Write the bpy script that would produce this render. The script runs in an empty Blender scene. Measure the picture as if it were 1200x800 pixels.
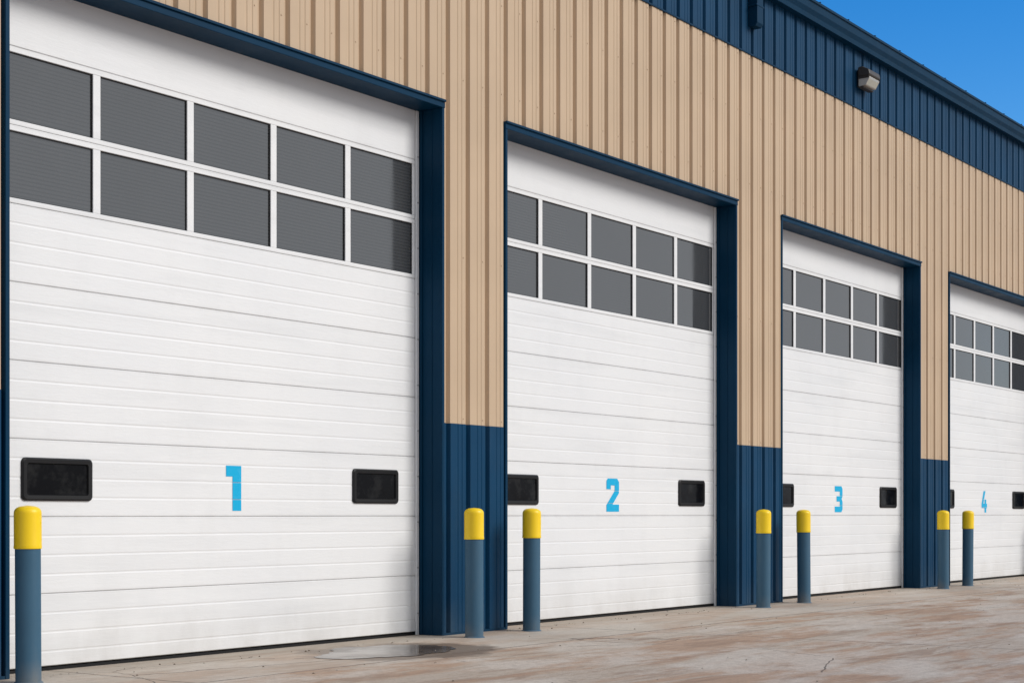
import bpy, bmesh, math, random
from mathutils import Vector
random.seed(4)
scene = bpy.context.scene
D = 9.13
EYE = 1.113

# ------------------------------------------------------------------ helpers
def link(o, parent=None):
    scene.collection.objects.link(o)
    if parent: o.parent = parent
    return o
def empty(name, loc=(0,0,0)):
    e = bpy.data.objects.new(name, None); e.location = loc
    e.empty_display_size = 0.3
    return link(e)
def mesh_obj(name, bm, mat, parent=None, smooth=False, loc=None):
    me = bpy.data.meshes.new(name)
    bmesh.ops.recalc_face_normals(bm, faces=bm.faces)
    bm.to_mesh(me); bm.free()
    if smooth:
        for p in me.polygons: p.use_smooth = True
    mats = mat if isinstance(mat, (list, tuple)) else [mat]
    for m in mats: me.materials.append(m)
    o = bpy.data.objects.new(name, me)
    if loc: o.location = loc
    return link(o, parent)
def box(bm, x0, x1, y0, y1, z0, z1, mi=0):
    v = [bm.verts.new(p) for p in ((x0,y0,z0),(x1,y0,z0),(x1,y1,z0),(x0,y1,z0),(x0,y0,z1),(x1,y0,z1),(x1,y1,z1),(x0,y1,z1))]
    for f in ((0,3,2,1),(4,5,6,7),(0,1,5,4),(1,2,6,5),(2,3,7,6),(3,0,4,7)):
        fc = bm.faces.new([v[i] for i in f]); fc.material_index = mi
def bevel(o, w, seg=2):
    m = o.modifiers.new("bevel", 'BEVEL'); m.width = w; m.segments = seg; m.limit_method = 'ANGLE'
def prism_x(bm, prof, x0, x1, caps=True):
    a = [bm.verts.new((x0, y, z)) for y, z in prof]
    b = [bm.verts.new((x1, y, z)) for y, z in prof]
    n = len(prof)
    for i in range(n):
        j = (i+1) % n
        bm.faces.new((a[i], a[j], b[j], b[i]))
    if caps:
        bm.faces.new(a); bm.faces.new(list(reversed(b)))

class NT:
    def __init__(s, name):
        s.m = bpy.data.materials.new(name); s.m.use_nodes = True
        s.t = s.m.node_tree; s.n = s.t.nodes; s.l = s.t.links
        s.b = s.n['Principled BSDF']
        s.tc = s.n.new('ShaderNodeTexCoord')
    def mapc(s, scale=(1,1,1), rot=(0,0,0)):
        m = s.n.new('ShaderNodeMapping'); m.inputs['Scale'].default_value = scale
        m.inputs['Rotation'].default_value = rot
        s.l.new(s.tc.outputs['Object'], m.inputs['Vector']); return m.outputs['Vector']
    def noise(s, scale, detail=4, rough=.55, vscale=(1,1,1), rot=(0,0,0), dist=0):
        t = s.n.new('ShaderNodeTexNoise'); t.inputs['Scale'].default_value = scale
        t.inputs['Detail'].default_value = detail; t.inputs['Roughness'].default_value = rough
        t.inputs['Distortion'].default_value = dist
        s.l.new(s.mapc(vscale, rot), t.inputs['Vector']); return t.outputs['Fac']
    def ramp(s, inp, stops):
        r = s.n.new('ShaderNodeValToRGB'); e = r.color_ramp.elements
        while len(e) > 1: e.remove(e[-1])
        for i, (p, c) in enumerate(stops):
            x = e[0] if i == 0 else e.new(p)
            x.position = p
            x.color = (c, c, c, 1) if not isinstance(c, tuple) else (*c, 1)
        s.l.new(inp, r.inputs[0]); return r.outputs[0]
    def mix(s, fac, a, b, mode='MIX'):
        m = s.n.new('ShaderNodeMix'); m.data_type = 'RGBA'; m.blend_type = mode
        for sock, val in ((m.inputs[0], fac), (m.inputs[6], a), (m.inputs[7], b)):
            if isinstance(val, tuple): sock.default_value = (*val, 1)
            elif isinstance(val, (int, float)): sock.default_value = val
            else: s.l.new(val, sock)
        return m.outputs[2]
    def math(s, op, a, b=0.0, clamp=False):
        m = s.n.new('ShaderNodeMath'); m.operation = op; m.use_clamp = clamp
        for sock, val in ((m.inputs[0], a), (m.inputs[1], b)):
            if isinstance(val, (int, float)): sock.default_value = val
            else: s.l.new(val, sock)
        return m.outputs[0]
    def xyz(s):
        x = s.n.new('ShaderNodeSeparateXYZ'); s.l.new(s.tc.outputs['Object'], x.inputs[0]); return x.outputs
    def bump(s, h, strength, dist):
        b = s.n.new('ShaderNodeBump'); b.inputs['Strength'].default_value = strength
        b.inputs['Distance'].default_value = dist
        s.l.new(h, b.inputs['Height'])
        if s.b.inputs['Normal'].is_linked:
            s.l.new(s.b.inputs['Normal'].links[0].from_socket, b.inputs['Normal'])
        s.l.new(b.outputs[0], s.b.inputs['Normal'])
    def col(s, v):
        if isinstance(v, tuple): s.b.inputs['Base Color'].default_value = (*v, 1)
        else: s.l.new(v, s.b.inputs['Base Color'])
    def rough(s, v):
        if isinstance(v, (int, float)): s.b.inputs['Roughness'].default_value = v
        else: s.l.new(v, s.b.inputs['Roughness'])

def painted_metal(name, c, rough=.45, var=.12, dirt=(.25,.2,.15), dirt_amt=.25, ior=1.4, streak=.5, lowh=.35):
    t = NT(name)
    n1 = t.noise(.9, 4); n2 = t.noise(4, 5, .6, (1,1,.35))
    f = t.ramp(n1, [(.3, 1-var), (.7, 1.0)])
    base = t.mix(1.0, c, f, 'MULTIPLY')
    z = t.xyz()[2]
    low = t.ramp(z, [(0.0, 1.0), (lowh, .0)])
    d = t.math('MULTIPLY', low, t.ramp(n2, [(.35, 0), (.75, 1)]))
    d = t.math('MULTIPLY', d, dirt_amt*2, True)
    st = t.math('MULTIPLY', t.ramp(n2, [(.52, 0), (.85, 1)]), dirt_amt*streak)
    base = t.mix(st, base, dirt); base = t.mix(d, base, dirt)
    t.col(base)
    t.b.inputs['IOR'].default_value = ior
    t.rough(t.ramp(n2, [(.3, rough-.05), (.8, rough+.1)]))
    t.bump(t.noise(1.6, 2, .5, (1,1,.6)), .25, .02)
    return t.m

mat_tan = painted_metal("tan_siding_paint", (.58,.43,.292), .55, .11, (.32,.22,.145), .24, 1.35, .4)
mat_blue = painted_metal("blue_siding_paint", (.0012,.048,.118), .5, .25, (.07,.10,.12), .24, 1.25)
mat_trim = painted_metal("dark_blue_trim_paint", (.0012,.035,.082), .5, .18, (.06,.085,.10), .16, 1.2)
mat_bollard = painted_metal("faded_blue_bollard_paint", (.048,.130,.210), .55, .25, (.20,.19,.17), .42, 1.38, .5, .16)

def door_mat():
    t = NT("white_door_paint")
    z = t.xyz()[2]
    n1 = t.noise(.6, 4); n2 = t.noise(2.6, 6, .65, (1,1,.5)); n3 = t.noise(2.2, 5, .6, (.22,1,3))
    base = t.mix(t.ramp(n1, [(.35,0),(.7,1)]), (.81,.81,.81), (.775,.78,.79))
    base = t.mix(t.math('MULTIPLY', t.ramp(n2, [(.5,0),(.8,1)]), .18), base, (.60,.60,.60))
    base = t.mix(t.math('MULTIPLY', t.ramp(n3, [(.50,0),(.78,1)]), .34), base, (.60,.61,.62))
    f = t.math('FRACT', t.math('DIVIDE', z, .547))
    jl = t.ramp(f, [(0,1),(.05,0),(.96,0),(1,1)])
    base = t.mix(t.math('MULTIPLY', t.math('MULTIPLY', jl, t.ramp(n2, [(.3,.15),(.7,1)])), .25), base, (.45,.44,.42))
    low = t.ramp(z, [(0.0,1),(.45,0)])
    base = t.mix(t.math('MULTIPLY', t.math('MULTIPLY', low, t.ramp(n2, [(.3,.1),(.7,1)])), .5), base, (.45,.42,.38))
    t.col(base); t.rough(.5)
    t.bump(t.noise(22, 5, .7, (.35,1,2.2)), .45, .003)
    t.bump(t.noise(1.2, 2), .3, .012)
    return t.m
mat_door = door_mat()

t = NT("door_glazing")
w = t.n.new('ShaderNodeTexWave'); w.wave_type='BANDS'; w.bands_direction='Z'; w.inputs['Scale'].default_value=11; w.inputs['Distortion'].default_value=0
t.l.new(t.mapc(), w.inputs['Vector'])
lines = t.ramp(w.outputs['Fac'], [(.0,.0),(.5,1)])
c = t.mix(t.math('MULTIPLY', lines, .5), (.046,.048,.051), (.092,.095,.099))
c = t.mix(t.ramp(t.noise(.8,3), [(.3,0),(.7,.35)]), c, (.045,.046,.047))
t.col(c); t.rough(t.ramp(t.noise(2.5,4,.6,(1,1,.6)),[(.35,.03),(.7,.16)])); t.b.inputs['IOR'].default_value = 2.2
t.bump(t.noise(1.5,2), .15, .005)
mat_glass = t.m
t = NT("dark_view_window_glass"); t.col(t.mix(t.ramp(t.noise(5,5,.7),[(.5,0),(.8,1)]),(.005,.005,.006),(.03,.03,.03))); t.rough(.12); t.b.inputs['IOR'].default_value=1.2; t.bump(t.noise(3,2), .4, .012); mat_dglass = t.m
t = NT("black_rubber_frame"); t.col((.008,.008,.009)); t.rough(.5); t.b.inputs['IOR'].default_value=1.35; mat_black = t.m
t = NT("cyan_number_paint")
t.col(t.mix(t.ramp(t.noise(25,5,.7), [(.55,0),(.75,.3)]), (.006,.42,.72), (.12,.54,.80))); t.rough(.5); t.b.inputs['IOR'].default_value=1.3; mat_cyan = t.m
t = NT("yellow_plastic_cap")
t.col(t.mix(t.ramp(t.noise(6,5,.6,(1,1,.4)), [(.5,0),(.8,.5)]), (.95,.64,.002), (.74,.49,.015))); t.rough(.42); t.bump(t.noise(9,3),.15,.004); mat_yellow = t.m
t = NT("galvanised_steel"); t.col((.42,.42,.42)); t.b.inputs['Metallic'].default_value=.6; t.rough(.45); mat_galv = t.m
t = NT("bronze_lamp_housing"); t.col((.045,.038,.032)); t.rough(.5); mat_bronze = t.m
t = NT("prismatic_lens")
w = t.n.new('ShaderNodeTexWave'); w.bands_direction='X'; w.inputs['Scale'].default_value=14
t.l.new(t.mapc(), w.inputs['Vector'])
t.col((.50,.48,.44)); t.rough(.15); t.bump(w.outputs['Fac'], .6, .01); mat_lens = t.m
t = NT("roof_metal"); t.col((.35,.36,.37)); t.rough(.5); mat_roof = t.m
t = NT("interior_dark"); t.col((.02,.02,.02)); t.rough(.9); mat_dark = t.m

# ------------------------------------------------------------------ ground
def ground_mat():
    t = NT("weathered_concrete")
    X, Y, Z = t.xyz()
    big = t.noise(.22, 5, .6); med = t.noise(1.1, 6, .65, (.45,1,1)); fine = t.noise(14, 6, .7); grit = t.noise(60, 4, .8)
    streak = t.noise(.9, 6, .7, (.3,1.8,1), (0,0,.15), .8)
    streak2 = t.noise(2.7, 6, .75, (.25,1.5,1), (0,0,-.1), .6)
    c = t.mix(t.ramp(big, [(.35,0),(.65,1)]), (.485,.395,.31), (.555,.48,.39))
    c = t.mix(t.math('MULTIPLY', t.ramp(streak, [(.46,0),(.56,1)]), .78), c, (.46,.285,.18))
    c = t.mix(t.math('MULTIPLY', t.ramp(streak2, [(.50,0),(.60,1)]), .62), c, (.31,.20,.135))
    c = t.mix(t.math('MULTIPLY', t.ramp(med, [(.48,0),(.58,1)]), .75), c, (.64,.575,.495))
    c = t.mix(t.math('MULTIPLY', t.ramp(fine, [(.45,0),(.7,1)]), .5), c, (.29,.23,.18))
    c = t.mix(t.math('MULTIPLY', t.ramp(grit, [(.5,0),(.7,1)]), .5), c, (.19,.15,.12))
    ap = t.math('GREATER_THAN', Y, -1.25)
    c = t.mix(t.math('MULTIPLY', ap, .4), c, (.53,.47,.395))
    def joint(coord, period, off, wid):
        a = t.math('ADD', coord, off); a = t.math('DIVIDE', a, period)
        a = t.math('FRACT', a); a = t.math('SUBTRACT', a, .5); a = t.math('ABSOLUTE', a)
        a = t.math('MULTIPLY', a, period); return t.math('LESS_THAN', a, wid)
    wob = t.math('MULTIPLY', t.math('SUBTRACT', t.noise(9,3), .5), .03)
    Xw = t.math('ADD', X, wob); Yw = t.math('ADD', Y, wob)
    jx = joint(Xw, 5.8, 1.2, .011)
    jy = joint(Yw, 5.0, 3.75, .011)
    j = t.math('MAXIMUM', jx, jy)
    vo = t.n.new('ShaderNodeTexVoronoi'); vo.feature='DISTANCE_TO_EDGE'; vo.inputs['Scale'].default_value=.45
    wm = t.n.new('ShaderNodeMix'); wm.data_type='VECTOR'; wm.inputs[0].default_value=.12
    nn = t.n.new('ShaderNodeTexNoise'); nn.inputs['Scale'].default_value=2.5; nn.inputs['Detail'].default_value=6
    t.l.new(t.tc.outputs['Object'], nn.inputs['Vector'])
    t.l.new(t.tc.outputs['Object'], wm.inputs[4]); t.l.new(nn.outputs['Color'], wm.inputs[5]); t.l.new(wm.outputs[1], vo.inputs['Vector'])
    cr = t.math('MULTIPLY', t.math('LESS_THAN', vo.outputs['Distance'], .0022), t.math('GREATER_THAN', big, .5))
    j = t.math('MAXIMUM', j, cr)
    c = t.mix(t.math('MULTIPLY', j, .75), c, (.09,.075,.065))
    dx = t.math('DIVIDE', t.math('SUBTRACT', X, 10.25), 1.02); dy = t.math('DIVIDE', t.math('ADD', Y, .76), .82)
    dd = t.math('SQRT', t.math('ADD', t.math('MULTIPLY', dx, dx), t.math('MULTIPLY', dy, dy)))
    dd = t.math('ADD', dd, t.math('MULTIPLY', t.math('SUBTRACT', t.noise(3,5,.6), .5), .9))
    damp = t.ramp(dd, [(.76,1),(.95,0)])
    c = t.mix(t.math('MULTIPLY', damp, .78), c, (.16,.11,.075))
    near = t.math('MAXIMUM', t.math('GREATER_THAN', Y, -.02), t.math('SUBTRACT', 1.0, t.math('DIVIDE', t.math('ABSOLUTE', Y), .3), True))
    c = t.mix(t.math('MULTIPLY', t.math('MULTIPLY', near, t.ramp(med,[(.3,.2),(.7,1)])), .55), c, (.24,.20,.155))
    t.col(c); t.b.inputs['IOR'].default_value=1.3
    r = t.ramp(med, [(.3,.65),(.7,.9)])
    r = t.mix(damp, r, (.4,.4,.4)); t.rough(r)
    h = t.math('ADD', t.math('MULTIPLY', fine, .6), t.math('MULTIPLY', grit, .4))
    h = t.math('SUBTRACT', h, t.math('MULTIPLY', j, 1.5))
    t.bump(h, .7, .010)
    t.bump(big, .4, .05)
    return t.m
bm = bmesh.new()
v = [bm.verts.new(p) for p in ((-700,-700,0),(900,-700,0),(900,900,0),(-700,900,0))]
bm.faces.new(v)
mesh_obj("concrete_ground", bm, ground_mat())

# puddle : irregular outline
t = NT("puddle_water")
X,Y,Z=t.xyz()
t.col(t.mix(t.ramp(t.noise(1.7,5,.6),[(.4,0),(.6,1)]),(.09,.065,.048),(.20,.16,.125)))
t.rough(t.ramp(t.noise(2.2,4),[(.4,.05),(.6,.2)])); t.b.inputs['IOR'].default_value=1.24
t.bump(t.noise(6,3), .08, .01)
rr=random.Random(21); ph=[(n,rr.uniform(0,6.28),.22/n**.95*rr.uniform(.6,1.2)) for n in (2,3,4,5,7,9,12,15,19,24,31,40)]
bm = bmesh.new(); vs=[]
for i in range(260):
    a = i/260*2*math.pi
    r = 1 + sum(am*math.sin(n*a+p) for n,p,am in ph)
    vs.append(bm.verts.new((10.13+.64*r*math.cos(a), -.68+.50*r*math.sin(a), .004)))
bm.faces.new(vs)
bmesh.ops.triangulate(bm,faces=bm.faces)
mesh_obj("puddle", bm, t.m)
bm=bmesh.new()
for i in range(420):
    x=random.uniform(2,32); y=-abs(random.gauss(0,.12))-.02 if random.random()<.6 else random.uniform(-5,-.1)
    r=random.uniform(.004,.014); a0=random.uniform(0,6)
    top=bm.verts.new((x,y,r*random.uniform(.4,.9)+.001))
    ring=[bm.verts.new((x+r*random.uniform(.6,1.2)*math.cos(a0+k*1.2566),y+r*random.uniform(.6,1.2)*math.sin(a0+k*1.2566),.0005)) for k in range(5)]
    for k in range(5): bm.faces.new((ring[k],ring[(k+1)%5],top))
t=NT("grit_debris"); t.col(t.mix(t.ramp(t.noise(3,2),[(.45,0),(.55,1)]),(.12,.09,.06),(.38,.33,.27))); t.rough(.9)
mesh_obj("gravel_grit",bm,t.m)

# ------------------------------------------------------------------ building
bld = empty("metal_warehouse_building")
S0, S1 = -4.0, 46.0
doors = [(1.15,5.90,None),(6.965,11.72,1),(12.75,17.48,2),(18.75,23.40,3),(24.66,29.37,4),(30.6,35.3,5),(36.6,41.3,6)]
Z_OP = 4.83; Z_TR = 4.90; Z_W = 1.95; Z_B = 6.74; Z_E = 7.62
TW = .035
P = .305
minor = [(0,0),(.055,0),(.062,.005),(.075,.005),(.082,0),(.118,0),(.125,.005),(.138,.005),(.145,0),(.190,0),(.200,.036),(.248,.036),(.266,0),(.305,0)]
def profile(s0, s1):
    pts=[]; k=math.floor(s0/P)-1
    while k*P < s1+P:
        for s,y in minor[:-1]: pts.append((k*P+s, y))
        k+=1
    def yat(s):
        for (a,ya),(b,yb) in zip(pts,pts[1:]):
            if a<=s<=b: return ya+(yb-ya)*(s-a)/(b-a) if b>a else ya
        return 0
    return [(s0,yat(s0))]+[p for p in pts if s0+1e-4<p[0]<s1-1e-4]+[(s1,yat(s1))]
def siding(bm, s0, s1, z0, z1, off=0.0):
    pr = profile(s0,s1)
    a=[bm.verts.new((s,y+off,z0)) for s,y in pr]; b=[bm.verts.new((s,y+off,z1)) for s,y in pr]
    for i in range(len(pr)-1): bm.faces.new((a[i],a[i+1],b[i+1],b[i]))
pillars=[]; prev=S0
for d0,d1,_ in doors:
    pillars.append((prev,d0)); prev=d1
pillars.append((prev,S1))
bm=bmesh.new()
for a,b in pillars: siding(bm,a,b,Z_W-.01,Z_B+.01)
for d0,d1,_ in doors: siding(bm,d0,d1,Z_OP+.01,Z_B+.01)
mesh_obj("tan_ribbed_siding",bm,mat_tan,bld)
bm=bmesh.new()
for a,b in pillars: siding(bm,a,b,0.012,Z_W,-.005)
mesh_obj("blue_ribbed_wainscot",bm,mat_blue,bld)
bm=bmesh.new(); siding(bm,S0,S1,Z_B,Z_E,-.005)
mesh_obj("blue_ribbed_fascia_band",bm,mat_blue,bld)
bm=bmesh.new()
for a,b in pillars: box(bm,a+.01,b-.01,.055,.26,0,Z_E-.05)
for d0,d1,_ in doors: box(bm,d0-.01,d1+.01,.055,.26,Z_OP+.012,Z_E-.052)
mesh_obj("wall_backing",bm,mat_dark,bld)
bm=bmesh.new()
for d0,d1,_ in doors:
    box(bm,d0-TW,d0,-.014,.34,0.0,Z_OP)
    box(bm,d1,d1+TW,-.014,.34,0.0,Z_OP)
    box(bm,d0-TW-.004,d1+TW+.004,-.018,.34,Z_OP,Z_TR)
    box(bm,d0-TW-.004,d1+TW+.004,-.034,-.018,Z_TR-.018,Z_TR+.004)
    box(bm,d1-.018,d1-.0,.215,.24,0.0,Z_OP-.003)
    box(bm,d1-.006,d1-.0,.10,.106,0.0,Z_OP-.003)
o=mesh_obj("door_opening_trim",bm,mat_trim,bld); bevel(o,.003,1)
bm=bmesh.new()
for a,b in pillars:
    a2=a+TW+.002; b2=b-TW-.002
    box(bm,a2,b2,-.010,.03,0.0,.022)
box(bm,S0,S1,-.013,.03,Z_B-.012,Z_B+.004)
mesh_obj("siding_flashing",bm,mat_trim,bld)
bm=bmesh.new()
def hexhead(bm,x,y,z,r=.0065):
    a=[bm.verts.new((x+r*math.cos(i*math.pi/3),y-.005,z+r*math.sin(i*math.pi/3))) for i in range(6)]
    b=[bm.verts.new((x+r*math.cos(i*math.pi/3),y,z+r*math.sin(i*math.pi/3))) for i in range(6)]
    bm.faces.new(a)
    for i in range(6): bm.faces.new((a[i],a[(i+1)%6],b[(i+1)%6],b[i]))
k=math.floor(S0/P)
while k*P<S1-P:
    x=k*P+.162
    if x>S0+.02:
        for z in (2.0,3.5,5.15,6.0,6.68):
            ind=any(d0-.06<x<d1+.06 for d0,d1,_ in doors)
            if ind and z<5: continue
            hexhead(bm,x,0,z)
    k+=1
mesh_obj("siding_screws",bm,mat_tan,bld)
bm=bmesh.new()
prism_x(bm,[(0.03,7.52),(-.105,7.52),(-.118,7.575),(-.150,7.63),(-.160,7.715),(-.178,7.722),(-.178,7.752),(-.150,7.757),(-.02,7.757),(.03,7.757)],S0-.05,S1+.05)
mesh_obj("eave_gutter",bm,mat_trim,bld)
bm=bmesh.new()
k=S0+1
while k<S1:
    box(bm,k,k+.03,-.182,-.02,7.757,7.764); k+=.9
mesh_obj("gutter_straps",bm,mat_trim,bld)
bm=bmesh.new()
prism_x(bm,[(-.03,7.762),(.0,7.80),(22,9.4),(22,9.36),(.0,7.762)],S0-.1,S1+.1)
mesh_obj("roof",bm,mat_roof,bld)
bm=bmesh.new()
for s in (S0,S1):
    vs=[bm.verts.new(p) for p in ((s,.04,0),(s,22,0),(s,22,9.35),(s,.04,7.75))]; bm.faces.new(vs)
vs=[bm.verts.new(p) for p in ((S0,21.99,0),(S1,21.99,0),(S1,21.99,9.35),(S0,21.99,9.35))]; bm.faces.new(vs)
mesh_obj("end_and_rear_walls",bm,mat_tan,bld)
bm=bmesh.new()
prism_x(bm,[(-.006,7.06),(-.10,7.06),(-.125,7.10),(-.125,7.52),(-.006,7.52)],17.82,17.98)
box(bm,17.80,18.0,-.13,-.004,7.30,7.325)
o=mesh_obj("downspout_outlet",bm,mat_trim,bld); bevel(o,.006)

# doors
YD=.265
SEC=.547
NR=4
def rounded_rect(x0,x1,z0,z1,r,n=6):
    pts=[]
    for cx,cz,a0 in ((x1-r,z0+r,-90),(x1-r,z1-r,0),(x0+r,z1-r,90),(x0+r,z0+r,180)):
        for i in range(n+1):
            a=math.radians(a0+90*i/n); pts.append((cx+r*math.cos(a),cz+r*math.sin(a)))
    return pts
grooves=[SEC/NR*i for i in range(1,NR)]
digits={
1:(.17,[(0,.365),(.17,.365),(.17,0),(.072,0),(.072,.275),(0,.275)]),
2:(.26,[(.03,.365),(.22,.365),(.26,.325),(.26,.205),(.125,.078),(.26,.078),(.26,0),(0,0),(0,.072),(.17,.228),(.17,.287),(.09,.287),(.09,.245),(.0,.245),(0,.335)]),
3:(.26,[(.0,.365),(.22,.365),(.26,.325),(.26,.22),(.228,.185),(.26,.15),(.26,.04),(.22,0),(0,0),(0,.078),(.168,.078),(.168,.148),(.06,.148),(.06,.222),(.168,.222),(.168,.287),(0,.287)]),
4:(.27,[(.10,.365),(.19,.365),(.09,.15),(.145,.15),(.145,.22),(.23,.22),(.23,.15),(.27,.15),(.27,.075),(.23,.075),(.23,0),(.145,0),(.145,.075),(0,.075),(0,.14)]),
5:(.26,[(0,.365),(.25,.365),(.25,.28),(.1,.28),(.1,.225),(.22,.225),(.26,.185),(.26,.04),(.22,0),(0,0),(0,.09),(.16,.09),(.16,.14),(0,.14)]),
6:(.26,[(.04,.365),(.25,.365),(.25,.28),(.1,.28),(.1,.225),(.22,.225),(.26,.185),(.26,.04),(.22,0),(.04,0),(0,.04),(0,.325)])}
for d0,d1,num in doors:
    cx=(d0+d1)/2
    dr=empty("sectional_garage_door"); dr.parent=bld
    x0,x1=d0-.03,d1+.03
    def secprof(z0,z1,rib=True,o=0):
        Y=YD+o
        p=[(YD+.045,z0+.0008),(Y+.008,z0+.0008),(Y,z0+.007)]
        if rib:
            h=SEC/NR
            for i in range(1,NR):
                zc=z1-SEC+h*i
                p+=[(Y,zc-.011),(Y+.0020,zc-.003),(Y+.0020,zc+.003),(Y,zc+.011)]
        p+=[(Y,z1-.007),(Y+.008,z1-.0008),(YD+.045,z1-.0008)]
        return p
    bm=bmesh.new()
    for k in range(6): prism_x(bm,secprof(SEC*k+(.03 if k==0 else 0),SEC*(k+1),True,0 if k==2 else random.uniform(-.0015,.0015)),x0,x1)
    prism_x(bm,secprof(SEC*8,Z_OP+.06,False),x0,x1)
    mesh_obj("door_sections",bm,mat_door,dr)
    bm=bmesh.new()
    gw=.93; g0=cx-2.5*gw; g1=cx+2.5*gw
    for k in (6,7):
        za,zb=SEC*k+.001,SEC*(k+1)-.001
        box(bm,x0,x1,YD,YD+.045,za,za+.036)
        box(bm,x0,x1,YD,YD+.045,zb-.040,zb)
        box(bm,x0,g0+.035,YD+.001,YD+.045,za+.036,zb-.040)
        box(bm,g1-.035,x1,YD+.001,YD+.045,za+.036,zb-.040)
        for i in range(1,5):
            xm=g0+gw*i; box(bm,xm-.035,xm+.035,YD+.001,YD+.045,za+.036,zb-.040)
    o=mesh_obj("window_section_frame",bm,mat_door,dr); bevel(o,.004,2)
    bm=bmesh.new()
    for k in (6,7):
        for i in range(5):
            a=g0+gw*i+.035; b=a+gw-.07
            za,zb=SEC*k+.037,SEC*(k+1)-.041
            ty=random.uniform(-.002,.002)
            vs=[bm.verts.new(p) for p in ((a-.01,YD+.018+ty,za-.005),(b+.01,YD+.018-ty,za-.005),(b+.01,YD+.018-ty,zb+.005),(a-.01,YD+.018+ty,zb+.005))]
            bm.faces.new(vs)
    mesh_obj("window_glazing",bm,mat_glass,dr)
    bm=bmesh.new()
    for k in (6,7):
        for i in range(5):
            a=g0+gw*i+.035; b=a+gw-.07; za,zb=SEC*k+.037,SEC*(k+1)-.041; q=.006
            box(bm,a,b,YD+.009,YD+.0175,za,za+q); box(bm,a,b,YD+.009,YD+.0175,zb-q,zb)
            box(bm,a,a+q,YD+.009,YD+.0175,za+q,zb-q); box(bm,b-q,b,YD+.009,YD+.0175,za+q,zb-q)
    mesh_obj("glazing_gasket",bm,mat_black,dr)
    bm=bmesh.new(); box(bm,x0,x1,YD+.004,YD+.05,0,.022); mesh_obj("bottom_seal",bm,mat_black,dr)
    bm=bmesh.new()
    box(bm,d0+.001,d0+.038,YD-.022,YD-.004,0.0,Z_OP-.004); box(bm,d1-.056,d1-.019,YD-.022,YD-.004,0.0,Z_OP-.004)
    o=mesh_obj("side_weatherstrip",bm,mat_door,dr); bevel(o,.003,1)
    bm=bmesh.new(); z=.2
    while z<4.8:
        for xx in (d0+.02,d1-.038): box(bm,xx-.006,xx+.006,YD-.027,YD-.022,z-.006,z+.006)
        z+=.42
    mesh_obj("strip_screws",bm,mat_galv,dr)
    for sx in (-1.76,1.76):
        wx0,wx1=cx+sx-.313,cx+sx+.313; wz0,wz1=1.208,1.512
        bm=bmesh.new()
        out=rounded_rect(wx0,wx1,wz0,wz1,.035); mid=rounded_rect(wx0+.012,wx1-.012,wz0+.012,wz1-.012,.028)
        inn=rounded_rect(wx0+.04,wx1-.04,wz0+.038,wz1-.038,.018); dp=rounded_rect(wx0+.046,wx1-.046,wz0+.044,wz1-.044,.015)
        rings=[]
        for pts,y in ((out,YD+.001),(out,YD-.012),(mid,YD-.020),(inn,YD-.018),(dp,YD-.004)):
            rings.append([bm.verts.new((x,y,z)) for x,z in pts])
        n=len(out)
        for r1,r2 in zip(rings,rings[1:]):
            for i in range(n): bm.faces.new((r1[i],r1[(i+1)%n],r2[(i+1)%n],r2[i]))
        mesh_obj("view_window_frame",bm,mat_black,dr)
        bm=bmesh.new(); bm.faces.new([bm.verts.new((x,YD-.005,z)) for x,z in dp]); mesh_obj("view_window_glass",bm,mat_dglass,dr)
    if num:
        w_,pts=digits[num]
        bm=bmesh.new()
        bm.faces.new([bm.verts.new((cx-w_/2+u,YD-.0025,1.14+v_)) for u,v_ in pts])
        for g in [SEC*2+gg for gg in grooves]:
            for zz in (g-.0025,g+.0025):
                bmesh.ops.bisect_plane(bm,geom=bm.verts[:]+bm.edges[:]+bm.faces[:],plane_co=(0,0,zz),plane_no=(0,0,1))
        kill=[f for f in bm.faces if any(abs(f.calc_center_median().z-(SEC*2+gg))<.002 for gg in grooves)]
        bmesh.ops.delete(bm,geom=kill,context='FACES')
        mesh_obj("painted_number",bm,mat_cyan,dr)

# ------------------------------------------------------------------ wall light
wl=empty("wall_light",(21.22,0,7.15))
bm=bmesh.new()
box(bm,-.13,.13,-.04,-.006,-.13,.12)
prism_x(bm,[(-.04,.13),(-.10,.14),(-.20,.085),(-.215,.02),(-.20,.0),(-.04,.0)],-.19,.19)
o=mesh_obj("housing",bm,mat_bronze,wl); bevel(o,.012,2)
bm=bmesh.new()
prism_x(bm,[(-.04,-.002),(-.20,-.002),(-.205,-.03),(-.15,-.125),(-.04,-.135)],-.175,.175)
o=mesh_obj("glass_lens",bm,mat_lens,wl); bevel(o,.02,3)
bm=bmesh.new(); box(bm,-.185,-.175,-.205,-.04,-.03,0); box(bm,.175,.185,-.205,-.04,-.03,0); box(bm,-.175,.175,-.12,-.04,-.15,-.137)
o=mesh_obj("lens_frame",bm,mat_bronze,wl); bevel(o,.004,1)

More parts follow.
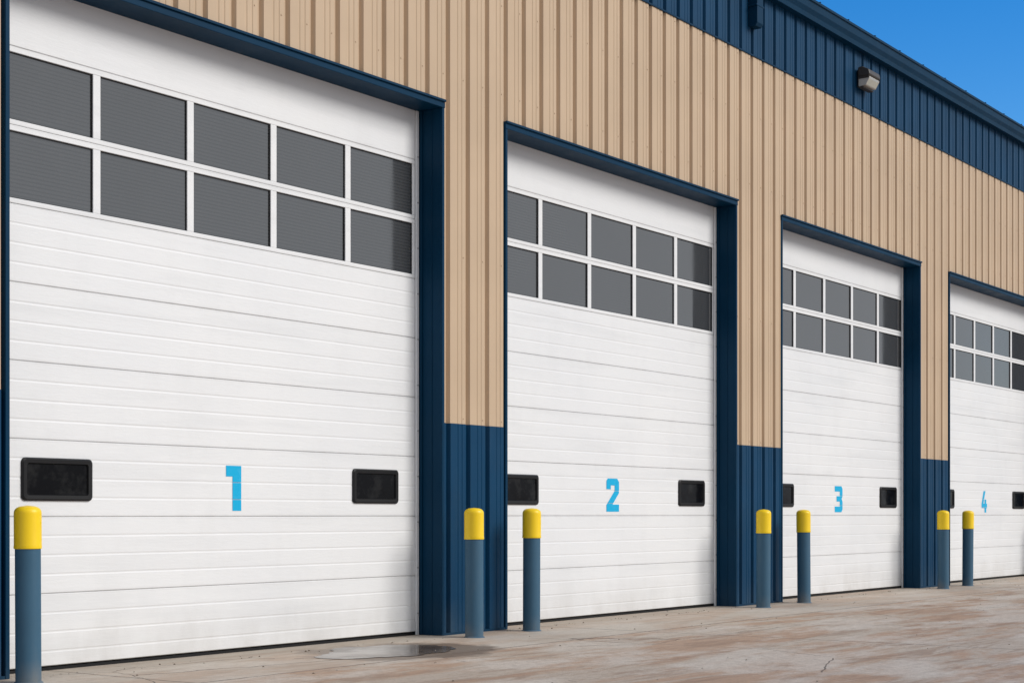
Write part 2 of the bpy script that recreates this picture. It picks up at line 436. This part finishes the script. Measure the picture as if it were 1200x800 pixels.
# ------------------------------------------------------------------ bollards
def bollard(s,y,r=.083,h=1.17,cap=.285,tilt=(0,0)):
    root=empty("bollard",(s,y,0)); root.rotation_euler=(tilt[0],tilt[1],random.uniform(0,6))
    def lathe(pr,mat,name,n=40):
        bm=bmesh.new(); rings=[]
        for rr,z in pr:
            if rr<1e-5: rings.append([bm.verts.new((0,0,z))])
            else: rings.append([bm.verts.new((rr*math.cos(i/n*6.28318530718),rr*math.sin(i/n*6.28318530718),z)) for i in range(n)])
        for a,b in zip(rings,rings[1:]):
            for i in range(n):
                j=(i+1)%n
                if len(b)==1: bm.faces.new((a[i],a[j],b[0]))
                else: bm.faces.new((a[i],a[j],b[j],b[i]))
        o=mesh_obj(name,bm,mat,root,smooth=True)
        m=o.modifiers.new("es",'EDGE_SPLIT'); m.split_angle=math.radians(50)
    zc=h-cap
    lathe([(r+.014,0),(r+.010,.006),(r,.012),(r,zc+.02)],mat_bollard,"steel_post")
    R=r+.006
    pr=[(r-.002,zc-.001),(R,zc),(R+.002,zc+.01),(R,zc+.025)]+[((R)*(1-(i/10)**3)**(1/2.2),h-.06+.06*(i/10)) for i in range(0,11)]
    pr[-1]=(0,h)
    lathe(pr,mat_yellow,"plastic_cap")
for i,(s,d) in enumerate([(6.87,8.80),(11.746,8.77),(12.725,8.82),(17.50,8.765),(18.719,8.81),(23.425,8.767),(24.637,8.83),(29.4,8.8),(30.6,8.8)]):
    bollard(s,d-D,tilt=(random.uniform(-.004,.004),-.006+random.uniform(-.004,.004)))

# ------------------------------------------------------------------ light
SUN_EL=math.radians(33); AZ=math.radians(155)
sd=Vector((math.sin(AZ)*math.cos(SUN_EL),math.cos(AZ)*math.cos(SUN_EL),math.sin(SUN_EL)))
sun=bpy.data.lights.new("sun",'SUN'); sun.energy=2.5; sun.angle=math.radians(26); sun.color=(1,.97,.93)
so=bpy.data.objects.new("sun",sun); so.rotation_euler=(-sd).to_track_quat('-Z','Y').to_euler(); link(so)
wd=bpy.data.worlds.new("World"); scene.world=wd; wd.use_nodes=True
nt=wd.node_tree; bg=nt.nodes['Background']; N=nt.nodes.new; L=nt.links.new
sky=N('ShaderNodeTexSky'); sky.sky_type='NISHITA'; sky.sun_disc=False
sky.sun_elevation=SUN_EL; sky.sun_rotation=AZ; sky.air_density=1.0; sky.dust_density=.2; sky.ozone_density=3
hs=N('ShaderNodeHueSaturation'); hs.inputs['Hue'].default_value=.508; hs.inputs['Saturation'].default_value=1.46; hs.inputs['Value'].default_value=1.35
L(sky.outputs[0],hs.inputs['Color'])
# thin bright cloud over the half of the sky opposite the building
tc=N('ShaderNodeTexCoord'); sp=N('ShaderNodeSeparateXYZ'); L(tc.outputs['Generated'],sp.inputs[0])
ns=N('ShaderNodeTexNoise'); ns.inputs['Scale'].default_value=2.2; ns.inputs['Detail'].default_value=6
L(tc.outputs['Generated'],ns.inputs['Vector'])
m1=N('ShaderNodeMath'); m1.operation='MULTIPLY_ADD'; L(sp.outputs[1],m1.inputs[0]); m1.inputs[1].default_value=-1.6; m1.inputs[2].default_value=-.45
m2=N('ShaderNodeMath'); m2.operation='ADD'; L(m1.outputs[0],m2.inputs[0]); L(ns.outputs['Fac'],m2.inputs[1])
rp=N('ShaderNodeValToRGB'); rp.color_ramp.elements[0].position=.15; rp.color_ramp.elements[1].position=.6; L(m2.outputs[0],rp.inputs[0])
mx=N('ShaderNodeMix'); mx.data_type='RGBA'; L(rp.outputs[0],mx.inputs[0]); L(hs.outputs[0],mx.inputs[6]); mx.inputs[7].default_value=(4.6,4.9,5.3,1)
L(mx.outputs[2],bg.inputs[0]); bg.inputs[1].default_value=.12

# ------------------------------------------------------------------ camera
cam=bpy.data.cameras.new("camera"); co=bpy.data.objects.new("camera",cam); link(co)
cam.sensor_width=36; cam.lens=57.0; cam.shift_y=202/1200; cam.clip_end=3000
PHI=math.atan(1351/1900)
co.location=(0,-D,EYE); co.rotation_euler=(math.radians(90),0,-(math.pi/2-PHI))
scene.camera=co
scene.view_settings.view_transform='Standard'; scene.view_settings.look='None'; scene.view_settings.exposure=0
